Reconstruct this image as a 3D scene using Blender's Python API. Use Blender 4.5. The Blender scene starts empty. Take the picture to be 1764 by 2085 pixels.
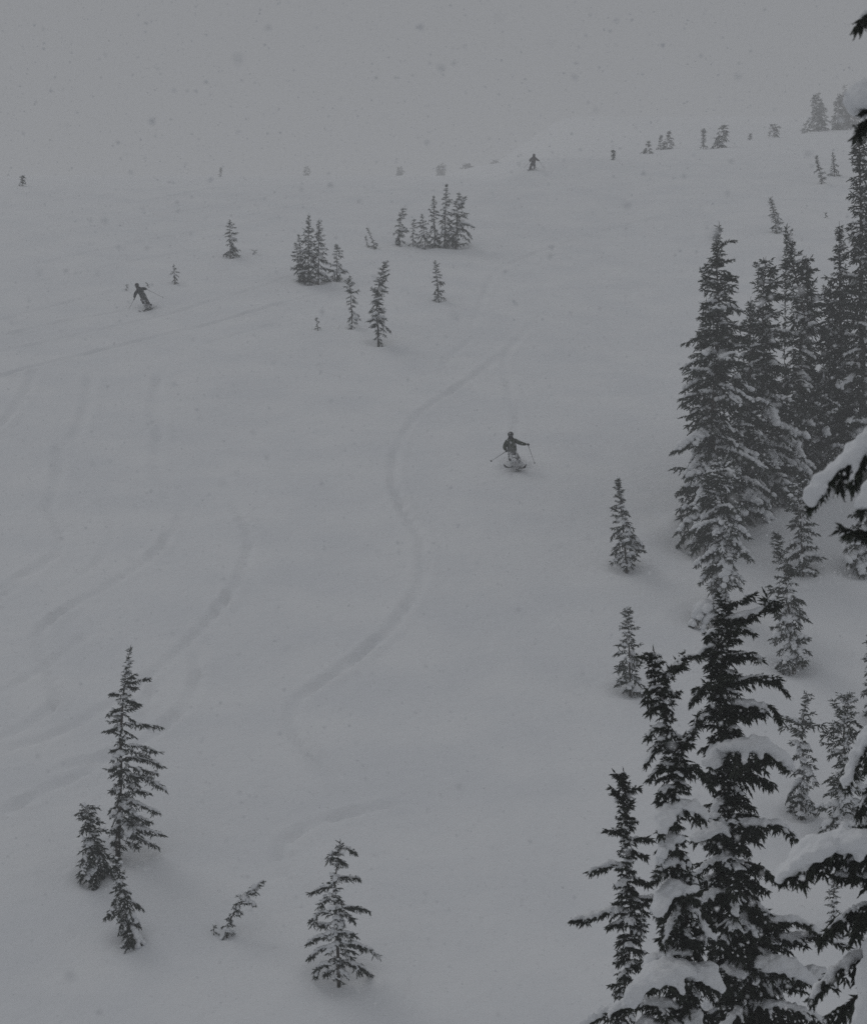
import bpy, bmesh, math, random
import numpy as np
from mathutils import Vector, Matrix

scene = bpy.context.scene
COL = scene.collection
R = math.radians

# ------------------------------------------------------------------ camera
F = 3305.0            # focal length in units of a 1764 x 2085 picture
CX, CY = 882.0, 1042.5
cam_d = bpy.data.cameras.new('camera')
cam = bpy.data.objects.new('camera', cam_d)
COL.objects.link(cam)
cam.location = (0, 0, 0)
cam.rotation_euler = (R(90), 0, 0)
cam_d.sensor_fit = 'VERTICAL'
cam_d.sensor_height = 24.0
cam_d.sensor_width = 24.0 * 866 / 1024
cam_d.lens = 24.0 * F / 2085.0
cam_d.clip_start = 0.1
cam_d.clip_end = 5000
cam_d.dof.use_dof = True
cam_d.dof.focus_distance = 55.0
cam_d.dof.aperture_fstop = 3.4
scene.camera = cam

# ------------------------------------------------------------------ sky, sun, exposure
SUN_EL, SUN_AZ = R(50), R(-40)          # a bright patch of cloud high up the hill to the left
world = bpy.data.worlds.new('World')
scene.world = world
world.use_nodes = True
nt = world.node_tree
nt.nodes.clear()
w_out = nt.nodes.new('ShaderNodeOutputWorld')
w_bg = nt.nodes.new('ShaderNodeBackground')
w_sky = nt.nodes.new('ShaderNodeTexSky')
w_sky.sky_type = 'NISHITA'
w_sky.sun_disc = False
w_sky.sun_elevation = SUN_EL
w_sky.sun_rotation = SUN_AZ
w_sky.dust_density = 4.0
w_hsv = nt.nodes.new('ShaderNodeHueSaturation')
w_hsv.inputs['Saturation'].default_value = 0.35
w_mix = nt.nodes.new('ShaderNodeMixRGB')     # thick even cloud deck over that sky
w_mix.inputs['Fac'].default_value = 0.95
w_mix.inputs['Color2'].default_value = (4.95, 5.09, 5.33, 1)
w_bg.inputs['Strength'].default_value = 0.1
nt.links.new(w_sky.outputs['Color'], w_hsv.inputs['Color'])
nt.links.new(w_hsv.outputs['Color'], w_mix.inputs['Color1'])
nt.links.new(w_mix.outputs['Color'], w_bg.inputs['Color'])
nt.links.new(w_bg.outputs['Background'], w_out.inputs['Surface'])

sun_d = bpy.data.lights.new('sun', 'SUN')
sun_d.energy = 1.0
sun_d.angle = R(26)
sun_d.color = (1.0, 0.985, 0.965)
sun = bpy.data.objects.new('sun', sun_d)
COL.objects.link(sun)
sdir = Vector((math.sin(SUN_AZ) * math.cos(SUN_EL), math.cos(SUN_AZ) * math.cos(SUN_EL), math.sin(SUN_EL)))
sun.rotation_euler = sdir.to_track_quat('Z', 'Y').to_euler()
sun.location = (0, 0, 60)

scene.view_settings.view_transform = 'Standard'
scene.view_settings.look = 'None'
scene.view_settings.exposure = -1.06
scene.view_settings.gamma = 1.0
scene.view_settings.use_curve_mapping = False
scene.render.engine = 'CYCLES'
scene.cycles.use_denoising = False
scene.cycles.use_adaptive_sampling = False
scene.cycles.max_bounces = 8
scene.cycles.diffuse_bounces = 3
scene.cycles.glossy_bounces = 1
scene.cycles.transmission_bounces = 2
scene.cycles.volume_bounces = 3
scene.cycles.transparent_max_bounces = 4
scene.cycles.caustics_reflective = False
scene.cycles.caustics_refractive = False
HAZE_DENSITY = 0.0024

# ------------------------------------------------------------------ materials
def new_mat(name):
    m = bpy.data.materials.new(name)
    m.use_nodes = True
    return m, m.node_tree, m.node_tree.nodes['Principled BSDF']

def noise_ramp(t, scale, c0, c1, lo=0.35, hi=0.65, detail=4):
    tc = t.nodes.new('ShaderNodeTexCoord')
    n = t.nodes.new('ShaderNodeTexNoise')
    n.inputs['Scale'].default_value = scale
    n.inputs['Detail'].default_value = detail
    r = t.nodes.new('ShaderNodeValToRGB')
    r.color_ramp.elements[0].position = lo
    r.color_ramp.elements[1].position = hi
    r.color_ramp.elements[0].color = (*c0, 1)
    r.color_ramp.elements[1].color = (*c1, 1)
    t.links.new(tc.outputs['Object'], n.inputs['Vector'])
    t.links.new(n.outputs['Fac'], r.inputs['Fac'])
    return tc, n, r

def add_bump(t, b, tc, scale, strength, dist, detail=5):
    n = t.nodes.new('ShaderNodeTexNoise')
    n.inputs['Scale'].default_value = scale
    n.inputs['Detail'].default_value = detail
    bp = t.nodes.new('ShaderNodeBump')
    bp.inputs['Strength'].default_value = strength
    bp.inputs['Distance'].default_value = dist
    t.links.new(tc.outputs['Object'], n.inputs['Vector'])
    t.links.new(n.outputs['Fac'], bp.inputs['Height'])
    t.links.new(bp.outputs['Normal'], b.inputs['Normal'])

def simple_mat(name, c0, c1, scale, rough=0.8, lo=0.35, hi=0.65, bump=None, spec=0.2):
    m, t, b = new_mat(name)
    tc, n, r = noise_ramp(t, scale, c0, c1, lo, hi)
    t.links.new(r.outputs['Color'], b.inputs['Base Color'])
    b.inputs['Roughness'].default_value = rough
    b.inputs['Specular IOR Level'].default_value = spec
    if bump:
        add_bump(t, b, tc, *bump)
    return m

M = {}
M['ground'] = simple_mat('field_snow', (.80, .82, .85), (.86, .875, .895), .35, .75, bump=(1.7, .5, .10))
M['snow'] = simple_mat('clinging_snow', (.80, .82, .85), (.86, .875, .895), 3.0, .75, bump=(28.0, .6, .02))
M['flake'] = simple_mat('flake_snow', (.82, .83, .85), (.86, .87, .88), 8.0, .8)
M['bark'] = simple_mat('bark', (.035, .030, .026), (.09, .08, .07), 14, .9, bump=(40, .5, .01))
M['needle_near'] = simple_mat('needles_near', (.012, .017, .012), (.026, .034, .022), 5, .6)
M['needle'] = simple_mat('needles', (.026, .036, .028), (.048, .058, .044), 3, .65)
M['jacket_green'] = simple_mat('jacket_green', (.040, .050, .032), (.62, .63, .64), 16, .8, .60, .74)
M['pants_snowy'] = simple_mat('pants_snowy', (.05, .052, .055), (.78, .79, .81), 7, .8, .42, .56)
M['glove'] = simple_mat('glove', (.015, .015, .016), (.03, .03, .032), 20, .7)
M['jacket_dark'] = simple_mat('jacket_dark', (.030, .033, .038), (.55, .56, .57), 15, .8, .60, .74)
M['pants_dark'] = simple_mat('pants_dark', (.035, .036, .04), (.72, .73, .75), 8, .8, .52, .66)
M['jacket_grey'] = simple_mat('jacket_grey', (.05, .045, .048), (.09, .08, .085), 8, .8)
M['pants_grey'] = simple_mat('pants_grey', (.05, .05, .055), (.3, .3, .31), 9, .8, .55, .7)
M['helmet'] = simple_mat('helmet', (.025, .026, .028), (.5, .51, .52), 17, .45, .60, .72, spec=.5)
M['goggle'] = simple_mat('goggle_lens', (.05, .05, .06), (.09, .09, .10), 6, .15, spec=.6)
M['ski'] = simple_mat('ski_topsheet', (.02, .02, .022), (.5, .5, .51), 10, .4, .55, .75)
M['pole'] = simple_mat('pole_metal', (.05, .05, .055), (.08, .08, .085), 8, .4)
M['boot'] = simple_mat('boot_plastic', (.02, .02, .022), (.6, .61, .62), 12, .5, .5, .66)

# ------------------------------------------------------------------ mesh helpers
def mk_mesh(name, V, T, mats, smooth=False, mi=None):
    """V (n,3) float, T (m,3|4) int"""
    V = np.asarray(V, dtype=np.float32); T = np.asarray(T, dtype=np.int32)
    me = bpy.data.meshes.new(name)
    k = T.shape[1]
    me.vertices.add(len(V)); me.vertices.foreach_set('co', V.ravel())
    me.loops.add(T.size); me.loops.foreach_set('vertex_index', T.ravel())
    me.polygons.add(len(T))
    me.polygons.foreach_set('loop_start', np.arange(0, T.size, k, dtype=np.int32))
    me.polygons.foreach_set('loop_total', np.full(len(T), k, dtype=np.int32))
    if mi is not None:
        me.polygons.foreach_set('material_index', np.asarray(mi, dtype=np.int32))
    me.polygons.foreach_set('use_smooth', np.full(len(T), smooth, dtype=bool))
    me.update(calc_edges=True)
    for m in (mats if isinstance(mats, (list, tuple)) else [mats]):
        me.materials.append(m)
    return me

def link(name, me, parent=None, loc=None):
    o = bpy.data.objects.new(name, me)
    COL.objects.link(o)
    if loc is not None:
        o.location = loc
    if parent is not None:
        o.parent = parent
    return o

def tag(o, label=None, cat=None, group=None, kind=None):
    if label: o['label'] = label
    if cat: o['category'] = cat
    if group: o['group'] = group
    if kind: o['kind'] = kind
    return o

def ico(sub):
    bm = bmesh.new()
    bmesh.ops.create_icosphere(bm, subdivisions=sub, radius=1.0)
    V = np.array([v.co[:] for v in bm.verts]); T = np.array([[v.index for v in f.verts] for f in bm.faces])
    bm.free()
    return V, T
ICO1 = ico(1); ICO2 = ico(2)

def nrm(v):
    v = np.asarray(v, float)
    return v / max(1e-9, np.linalg.norm(v))

def blobs_mesh(B, tmpl=ICO1):
    """B: list of (centre, xaxis, rx, ry, rz)"""
    tv, tt = tmpl
    n = len(B)
    C = np.array([b[0] for b in B]); X = np.array([nrm(b[1]) for b in B]); S = np.array([b[2:5] for b in B])
    up = np.tile(np.array([0, 0, 1.0]), (n, 1))
    Y = np.cross(up, X); ln = np.linalg.norm(Y, axis=1, keepdims=True)
    Y = np.where(ln < 1e-4, np.array([0, 1.0, 0]), Y / np.maximum(ln, 1e-6))
    Z = np.cross(X, Y)
    V = (C[:, None, :] + tv[None, :, 0:1] * (X * S[:, 0:1])[:, None, :] + tv[None, :, 1:2] * (Y * S[:, 1:2])[:, None, :]
         + tv[None, :, 2:3] * (Z * S[:, 2:3])[:, None, :])
    T = tt[None] + (np.arange(n) * len(tv))[:, None, None]
    return V.reshape(-1, 3), T.reshape(-1, 3)

def tube(pts, radii, sides=8, cap=True):
    pts = np.asarray(pts, float)
    n = len(pts)
    V = []; T = []
    ref = np.array([0.31, 0.9, 0.28])
    for i in range(n):
        t = nrm(pts[min(i + 1, n - 1)] - pts[max(i - 1, 0)])
        a = nrm(np.cross(t, ref)); b = np.cross(t, a)
        for k in range(sides):
            an = 2 * math.pi * k / sides
            V.append(pts[i] + radii[i] * (math.cos(an) * a + math.sin(an) * b))
    for i in range(n - 1):
        for k in range(sides):
            k2 = (k + 1) % sides
            T += [(i * sides + k, i * sides + k2, (i + 1) * sides + k2), (i * sides + k, (i + 1) * sides + k2, (i + 1) * sides + k)]
    if cap:
        for i, base in ((0, 0), (n - 1, (n - 1) * sides)):
            V.append(pts[i]); c = len(V) - 1
            for k in range(sides):
                T.append((c, base + k, base + (k + 1) % sides))
    return np.array(V), np.array(T)

def join(parts):
    Vs, Ts, o = [], [], 0
    for v, t in parts:
        Vs.append(v); Ts.append(t + o); o += len(v)
    return np.concatenate(Vs), np.concatenate(Ts)

# ------------------------------------------------------------------ terrain shape
TS = math.tan(R(20))
H0 = 23.4
def zbase(x, y):
    x = np.asarray(x, float); y = np.asarray(y, float)
    z = -H0 + TS * y
    # the slope rolls over far up the hill
    q = np.clip((x - 13) / 34.0, 0, 1); q = q * q * (3 - 2 * q)
    s2 = .2085 + .046 * q
    q1 = np.clip((x - 3) / 9.0, 0, 1); q1 = q1 * q1 * (3 - 2 * q1)
    d = np.maximum(y - (139.0 + 16 * q1), 0)
    z = z - (TS - s2) * (np.sqrt(d * d + 8 * 8) - 8)
    d = np.maximum(y - 520.0, 0)
    z = z - (s2 - 0.02) * (np.sqrt(d * d + 40 * 40) - 40)
    # long, soft rolls
    und = np.exp(-(np.maximum(y, 0) / 135.0) ** 6)
    z = z + und * 0.35 * np.sin(x / 13.0 + y / 31.0) * np.sin(y / 19.0 + 1.3) + und * 0.18 * np.sin(x / 5.3 - y / 11.0 + .7) * np.sin(y / 8.7)
    z = z + 0.035 * np.sin(x / 1.9 + y / 3.1) * np.sin(y / 2.3 - x / 4.1 + .4)
    # knoll under the tall trees beside the viewpoint
    z = z + 9.0 * np.exp(-(((x - 6.5) / 6.0) ** 2 + ((y - 11.0) / 8.0) ** 2))
    return z

def ray(px, py):
    return np.array([(px - CX) / F, 1.0, -(py - CY) / F])

def at(px, py, Y):
    return ray(px, py) * Y

def ground_at(px, py):
    d = ray(px, py)
    Y = 24.0
    prev = Y
    while Y < 600:
        if d[2] * Y <= zbase(d[0] * Y, Y):
            break
        prev = Y
        Y *= 1.01
    lo, hi = prev, Y
    for _ in range(40):
        m = .5 * (lo + hi)
        if d[2] * m <= zbase(d[0] * m, m): hi = m
        else: lo = m
    return d * hi

# ------------------------------------------------------------------ sprig templates (unit length along x)
def sprig_template(n_needles, nl, nw, core, seed):
    rs = np.random.RandomState(seed)
    V = []; T = []
    if core:
        r = core
        V += [(0, 0, 0), (.4, r, 0), (.4, -r * .5, r * .87), (.4, -r * .5, -r * .87), (1, 0, 0)]
        for a, b in ((1, 2), (2, 3), (3, 1)):
            T += [(0, a, b), (4, b, a)]
    for i in range(n_needles):
        s = (i + rs.rand()) / n_needles * .95
        an = i * 2.399 + rs.rand() * .8
        c, sn = math.cos(an), math.sin(an)
        l = nl * (.75 + .5 * rs.rand()) * (1.0 - .35 * s)
        fw = l * (.7 + .5 * rs.rand())
        k = len(V)
        # the needle's flat side faces outwards
        V += [(s, -sn * nw, c * nw), (s, sn * nw, -c * nw), (s + fw, c * l, sn * l)]
        T.append((k, k + 1, k + 2))
    return np.array(V, float), np.array(T, int)
SPRIG = {'near': sprig_template(10, .26, .055, .17, 1), 'mid': sprig_template(8, .34, .07, .13, 2), 'far': sprig_template(4, .40, .15, .12, 3)}

class Fol:
    def __init__(s):
        s.P = []; s.D = []; s.L = []; s.W = []; s.dust = []
    def add(s, p, d, l, w=1.0):
        s.P.append(p); s.D.append(d); s.L.append(l); s.W.append(w)
    def mesh(s, lod, rs):
        tv, tt = SPRIG[lod]
        n = len(s.P)
        if n == 0:
            return None
        P = np.array(s.P); X = np.array(s.D); X /= np.maximum(1e-9, np.linalg.norm(X, axis=1, keepdims=True))
        L = np.array(s.L)[:, None]; W = np.array(s.W)[:, None]
        A = rs.normal(size=(n, 3)); Y = np.cross(X, A); Y /= np.maximum(1e-9, np.linalg.norm(Y, axis=1, keepdims=True))
        Z = np.cross(X, Y)
        V = P[:, None, :] + tv[None, :, 0:1] * (X * L)[:, None, :] + tv[None, :, 1:2] * (Y * L * W)[:, None, :] + tv[None, :, 2:3] * (Z * L * W)[:, None, :]
        T = tt[None] + (np.arange(n) * len(tv))[:, None, None]
        return V.reshape(-1, 3), T.reshape(-1, 3)

UP = np.array([0, 0, 1.0])
LODP = {   # sprig length, twig step, sprig step along twig
    'near': (.078, .044, .040), 'mid': (.175, .115, .10), 'far': (.26, .20, .20)}

def polyline_samples(pts, step):
    pts = np.asarray(pts, float)
    seg = np.linalg.norm(np.diff(pts, axis=0), axis=1)
    L = seg.sum(); cum = np.concatenate([[0], np.cumsum(seg)])
    n = max(2, int(L / step) + 1)
    s = np.linspace(0, L, n)
    out = np.stack([np.interp(s, cum, pts[:, k]) for k in range(3)], axis=1)
    return out, s / max(L, 1e-9), L

def smooth_poly(pts, it=2):
    pts = np.asarray(pts, float)
    for _ in range(it):
        q = [pts[0]]
        for a, b in zip(pts[:-1], pts[1:]):
            q += [.75 * a + .25 * b, .25 * a + .75 * b]
        q.append(pts[-1]); pts = np.array(q)
    return pts

def bough(axis, tw, lod, rs, fol, wood, blobs, snow, droop=.25, fingers=True, wide=1.0, cover=1.0, bare=.06, fine=1.0, taper=.55, sub=0, fprob=.75, fing=1.0):
    """needle sprigs on twigs along one branch axis; snow = pad radius (m), 0 for none"""
    sl, ts, ss = LODP[lod]
    sl, ts, ss = sl * fine, ts * fine, ss * fine
    axis = smooth_poly(axis)
    P, S, L = polyline_samples(axis, ts)
    n = len(P)
    wood.append((P[::max(1, n // 7)] if n > 8 else P, S[::max(1, n // 7)] if n > 8 else S, L))
    for i in range(n):
        s = S[i]
        t = nrm(P[min(i + 1, n - 1)] - P[max(i - 1, 0)])
        lat = nrm(np.cross(t, UP) + rs.normal(size=3) * .05)
        if s < bare and L > .25:
            continue
        prof = min(1.0, (s - bare * .5) / .25 + .3) * (1.0 - .75 * s)
        for side in (-1, 1):
            tl = tw * prof * (.3 + 1.0 * rs.rand() ** 1.3)
            td = nrm(.62 * t + side * .75 * lat - (droop * (.2 + 1.5 * rs.rand())) * UP + rs.normal(size=3) * .25)
            m = max(1, int(tl / ss))
            p = P[i].copy(); d = td.copy()
            for k in range(m):
                d = nrm(d - .10 * UP + rs.normal(size=3) * .08)
                q = p + d * ss
                sd = nrm(d + (1 if k % 2 else -1) * nrm(np.cross(d, UP)) * .65 - .12 * UP + rs.normal(size=3) * .25)
                fol.add(p, sd, sl * (.7 + .5 * rs.rand()))
                if lod == 'near':
                    sd = nrm(d - (1 if k % 2 else -1) * nrm(np.cross(d, UP)) * .7 - .2 * UP + rs.normal(size=3) * .25)
                    fol.add(p, sd, sl * (.7 + .5 * rs.rand()))
                    if rs.rand() < .55:
                        fol.add(p, nrm(.4 * d - .9 * UP + rs.normal(size=3) * .3), sl * (.7 + .6 * rs.rand()))
                p = q
            fol.add(p - d * ss * .3, nrm(d - .15 * UP), sl * (.8 + .5 * rs.rand()))
            if lod != 'far' and rs.rand() < (.16 if lod == 'near' else .07):      # clots of snow caught on the needles
                fr = (.008 + .014 * rs.rand() ** 2) if lod == 'near' else (.018 + .03 * rs.rand())
                c = P[i] + (p - P[i]) * (.2 + .7 * rs.rand()) + UP * fr * 1.2
                fol.dust.append((c, d + rs.normal(size=3) * .3, fr * 1.8, fr * 1.1, fr * .8))
            if snow > 0 and fingers and rs.rand() < fprob * cover * (1 if lod == 'near' else .5):
                fr = snow * (.36 + .36 * rs.rand()) * fing
                ln = tl * (.55 + .5 * rs.rand())
                steps = max(2, int(ln / max(fr * .8, .01)))
                steps = min(steps, 7 if lod == 'near' else 4)
                for k in range(steps):
                    u = k / max(1, steps - 1)
                    c = P[i] + td * ln * u - UP * (.18 * ln * u * u) + UP * (fr * .8)
                    rr = fr * (1.15 - .6 * u)
                    blobs.append((c, td, rr * 1.5, rr, rr * .8))
        if i == n - 1 or rs.rand() < .6:
            fol.add(P[i], nrm(t + rs.normal(size=3) * .3), sl * (.8 + .4 * rs.rand()))
        if rs.rand() < .5:
            fol.add(P[i], nrm(.5 * t - .7 * UP + rs.normal(size=3) * .3), sl * (.7 + .4 * rs.rand()))
    if sub:
        for j in range(max(2, int(L / .16))):
            i = int(n * (.12 + .75 * rs.rand())); i = min(max(i, 1), n - 2)
            t = nrm(P[i + 1] - P[i - 1]); lat = nrm(np.cross(t, UP))
            side = -1 if j % 2 else 1
            l2 = min(L * .5, tw * 1.7) * (.5 + .6 * rs.rand()) * (1.1 - S[i])
            d = nrm(.7 * t + side * (.45 + .5 * rs.rand()) * lat + rs.normal(size=3) * .15)
            q = [P[i] + d * l2 * u - UP * l2 * droop * .7 * u * u for u in (0, .3, .6, 1)]
            bough(q, l2 * .45 + .03, lod, rs, fol, wood, blobs, snow * .5 if rs.rand() < .5 else 0, droop=droop, cover=cover, bare=0, fine=fine)
    if snow > 0:
        P2, S2, _ = polyline_samples(axis, snow * (.7 if lod == 'near' else .95))
        for i in range(len(P2)):
            s = S2[i]
            if s < .06 or rs.rand() > cover: continue
            r = snow * (1.0 - taper * max(0, s - .35) / .65) * (.75 + .4 * rs.rand()) * min(1, .55 + s * 2.0)
            t = P2[min(i + 1, len(P2) - 1)] - P2[max(i - 1, 0)]
            lat = nrm(np.cross(t, UP))
            c = P2[i] + UP * r * .62 + lat * rs.normal() * r * .25 * wide
            blobs.append((c, t, r * 1.15, r * (1.0 + .35 * (wide - 1)), r * .78))
            if wide > 1:
                for side in (-1, 1):
                    c2 = P2[i] + lat * side * r * (.5 + .5 * rs.rand()) * wide * .8 + UP * r * (.25 + .2 * rs.rand())
                    blobs.append((c2, t, r * .85, r * .8, r * .62))

def wood_mesh(wood, r0):
    parts = []
    for P, S, L in wood:
        if len(P) < 2: continue
        parts.append(tube(P, [max(.003, r0 * (1 - .85 * s)) for s in S], 4, False))
    return join(parts) if parts else None

def interp_profile(prof, y):
    ys = [p[1] for p in prof]
    return [float(np.interp(y, ys, [p[k] for p in prof])) for k in (0, 2, 3)]

PENDING_PADS = []      # (object, voxel size): blob pads fused into one skin later

def pad_object(blobs, parent, voxel):
    V, T = blobs_mesh(blobs, ICO2 if voxel < .02 else ICO1)
    o = link('snow_pad', mk_mesh('snow_pad', V, T, M['snow'], True), parent)
    PENDING_PADS.append((o, voxel))
    return o

WELLS = []             # (x, y, radius, depth) hollows in the snow round the stems
N_TREES = [0]

def tree(label, prof, Y=None, lod='mid', snow=.5, dens=1.0, explicit=(), auto=True, boughs_as_parts=False, name='conifer_tree',
         cat='tree', group=None, seed=None, e_top=35, e_low=-4, sag=.22, base_ext=None, trunk_r=None, conv=None, well=True, y_stop=None, tw=None, fine=1.0, gap=.0, mapw=1.2):
    """prof: list of (x, y, reach to the left, reach to the right) from the tip down, in picture units at the tree's own distance"""
    N_TREES[0] += 1
    seed = seed or (N_TREES[0] * 37 + 11)
    rs = np.random.RandomState(seed)
    if conv:
        prof = [(*conv(p[0], p[1]), p[2] * conv.k, p[3] * conv.k) for p in prof]
    bx, by = prof[-1][0], prof[-1][1]
    if Y is None:
        g = ground_at(bx, by); Y = g[1]
        root = np.array([g[0], Y, g[2]])
    else:
        x = (bx - CX) / F * Y
        root = np.array([x, Y, float(zbase(x, Y))])
    u = Y / F                                    # metres per picture unit
    e = bpy.data.objects.new(name, None); COL.objects.link(e)
    e.location = root; e.empty_display_size = .3
    tag(e, label, cat, group)
    def W(px, py, dy=0.0):
        return at(px, py, Y) * np.array([1, 1, 1]) + np.array([0, dy, 0]) - root
    axis = [W(p[0], p[1]) for p in prof]
    if axis[-1][2] > .05:
        axis.append(np.array([0, 0, -.3]))
    else:
        axis[-1][2] = min(axis[-1][2], 0) - .25
    Ht = axis[0][2]
    tr0 = trunk_r or max(.012, min(.2, .010 + .011 * Ht))
    ax = smooth_poly(axis, 1)
    V, T = tube(ax, [max(.006, tr0 * min(1, (Ht - p[2]) / max(.5, Ht)) ** .8) for p in ax], 8)
    link('trunk', mk_mesh('trunk', V, T, M['bark'], True), e)
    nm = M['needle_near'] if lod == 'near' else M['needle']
    fol, wood, blobs = Fol(), [], []
    bl = []
    def emit(r0):
        nonlocal fol, wood, blobs
        if boughs_as_parts:
            parts = []
            mi = []
            fm = fol.mesh(lod, rs); wm = wood_mesh(wood, r0)
            if fm: parts.append(fm); mi += [0] * len(fm[1])
            if wm: parts.append(wm); mi += [1] * len(wm[1])
            if fol.dust: dm = blobs_mesh(fol.dust); parts.append(dm); mi += [2] * len(dm[1])
            v, t = join(parts)
            b = link('bough', mk_mesh('bough', v, t, [nm, M['bark'], M['snow']], False, mi), e)
            if blobs:
                if lod == 'near':
                    rmax = max(q[4] for q in blobs)
                    pad_object(blobs, b, float(np.clip(rmax * .27, .014, .034)))
                else:
                    v, t = blobs_mesh(blobs)
                    link('snow_pad', mk_mesh('snow_pad', v, t, M['snow'], True), b)
            fol, wood, blobs = Fol(), [], []
    if auto:
        y0, y1 = prof[0][1], (y_stop or by)
        step_m = {'near': .05, 'mid': .062, 'far': .085}[lod] / dens
        y = y0 + .02 * (y1 - y0)
        az = rs.rand() * 6.28
        burst = 1.0
        while y < y1 + .03 / u:
            tt = (y - y0) / max(1.0, (y1 - y0))
            x, wl, wr = interp_profile(prof, y)
            az += 2.4 + rs.normal() * .9
            c, sn = math.cos(az), math.sin(az)
            wside = (wr if c > 0 else wl) * mapw
            wdep = .5 * (wl + wr) * mapw
            Lp = math.hypot(wside * c, wdep * sn)
            if rs.rand() < .35: burst = .5 + .55 * rs.rand()
            Lm = Lp * u * burst * (.7 + .42 * rs.rand())
            if rs.rand() > gap and Lm > .02:
                el = R(e_top + (e_low - e_top) * min(1, tt * 1.6) + rs.normal() * 16)
                st = W(x, y)
                sg = sag * (.5 + rs.rand())
                st = st + np.array([0, 0, max(0, -Lm * (math.tan(el) - sag))]) * .5
                pts = [st + np.array([c * Lm * s, sn * Lm * s, Lm * (math.tan(el) * s - sg * (.6 + .8 * tt) * s * s)]) for s in (0, .25, .5, .75, 1)]
                sp = 0.0
                if rs.rand() < snow * (.35 + .9 * tt):
                    sp = (.03 + .20 * min(Lm, .9) * (.4 + .6 * tt)) * (.45 + .7 * rs.rand()) * {'near': .75, 'mid': 1.3, 'far': .9}[lod]
                fl = fine * float(np.clip(Lm / .40, .5, 1.0))
                bough(pts, tw or min(.55, (.72 if lod == 'near' else .55) * Lm + .04), lod, rs, fol, wood, blobs, sp, droop=.15 + .25 * tt, sub=(1 if lod == 'near' and Lm > .3 else 0), cover=.85, fine=fl, wide=1.0 + .6 * (rs.rand() < .4))
                if boughs_as_parts: emit(max(.005, .018 * Lm))
            y += step_m / u * (.6 + .8 * rs.rand()) * (.55 + .75 * tt)
        # leader tip
        for k in range(5):
            fol.add(W(prof[0][0], prof[0][1]) - np.array([0, 0, .05 * k]), np.array([rs.normal() * .4, rs.normal() * .4, 1.0]), LODP[lod][0] * .3)
    if boughs_as_parts and fol.P:
        emit(.008)
    for ex in explicit:
        pts, twl, sp = ex[0], ex[1], ex[2]
        opt = ex[3] if len(ex) > 3 else {}
        wp = []
        for p in pts:
            dy = p[2] if len(p) > 2 else 0.0
            a, b_ = (conv(p[0], p[1]) if conv else (p[0], p[1]))
            wp.append(W(a, b_, dy))
        bough(wp, twl, lod, rs, fol, wood, blobs, sp, sub=1, **{'fine': fine, **opt})
        if boughs_as_parts: emit(.014)
    if not boughs_as_parts:
        parts, mi = [], []
        fm = fol.mesh(lod, rs); wm = wood_mesh(wood, max(.006, tr0 * .22))
        if fm: parts.append(fm); mi += [0] * len(fm[1])
        if wm: parts.append(wm); mi += [1] * len(wm[1])
        if fol.dust: dm = blobs_mesh(fol.dust); parts.append(dm); mi += [2] * len(dm[1])
        if parts:
            v, t = join(parts)
            link('crown', mk_mesh('crown', v, t, [nm, M['bark'], M['snow']], False, mi), e)
        if blobs:
            v, t = blobs_mesh(blobs)
            tag(link('snow_cover', mk_mesh('snow_cover', v, t, M['snow'], True), e), kind='stuff')
    if well and Y > 25:
        wmax = max(p[2] + p[3] for p in prof) * u * .5
        WELLS.append((root[0], root[1], max(.25, wmax * .9), min(.28, .06 + .14 * wmax)))
    return e

def spire(top, base, wl, wr, thin=.25):
    """profile of a narrow subalpine conifer"""
    (x0, y0), (x1, y1) = top, base
    out = []
    for t, w in ((0, .03), (.12, .6 * thin), (.3, .35 + .4 * thin), (.5, .62), (.75, .95), (.9, 1.0), (1.0, .75)):
        xx = x0 + (x1 - x0) * (t ** .8)
        out.append((xx, y0 + (y1 - y0) * t, wl * w, wr * w))
    return out

def c1(cx, cy):
    return 1158 + .4443 * cx, 1158 + .4443 * cy
c1.k = .4443

# ================================================================== TREES
# ---- left group, lower slope
def q4(pts):
    return [(112 + .4236 * p[0], 1270 + .4236 * p[1], random.Random(int(p[0] * 7 + p[1])).uniform(-.12, .12)) for p in pts]
EX_A = [([(340, 290), (400, 275), (445, 262)], .10, 0), ([(335, 300), (385, 308)], .08, 0), ([(335, 270), (385, 243)], .08, 0), ([(325, 345), (275, 335)], .12, 0), ([(325, 400), (260, 435)], .14, .02),
        ([(330, 360), (400, 385)], .14, 0), ([(335, 480), (420, 478), (508, 495)], .18, .03), ([(325, 490), (240, 518)], .14, .03), ([(340, 580), (430, 590), (500, 615)], .2, .05), ([(320, 600), (280, 605)], .14, .03),
        ([(340, 640), (430, 650), (515, 685)], .2, .03), ([(340, 680), (420, 700), (480, 720)], .2, .02), ([(340, 730), (440, 745), (530, 795)], .22, .07), ([(340, 770), (400, 800), (450, 810)], .2, .05),
        ([(320, 690), (255, 705)], .16, .03), ([(320, 790), (270, 805)], .16, .04), ([(340, 850), (420, 870), (500, 905)], .22, .08), ([(320, 870), (265, 900)], .18, .07), ([(340, 920), (400, 930), (460, 950)], .2, .05),
        ([(340, 985), (430, 985), (518, 1015)], .22, .07), ([(340, 1000), (420, 1030), (490, 1070)], .2, .02), ([(320, 960), (270, 1000)], .18, .06), ([(320, 1030), (275, 1060)], .18, .02), ([(330, 1040), (400, 1070)], .16, .0)]
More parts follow.
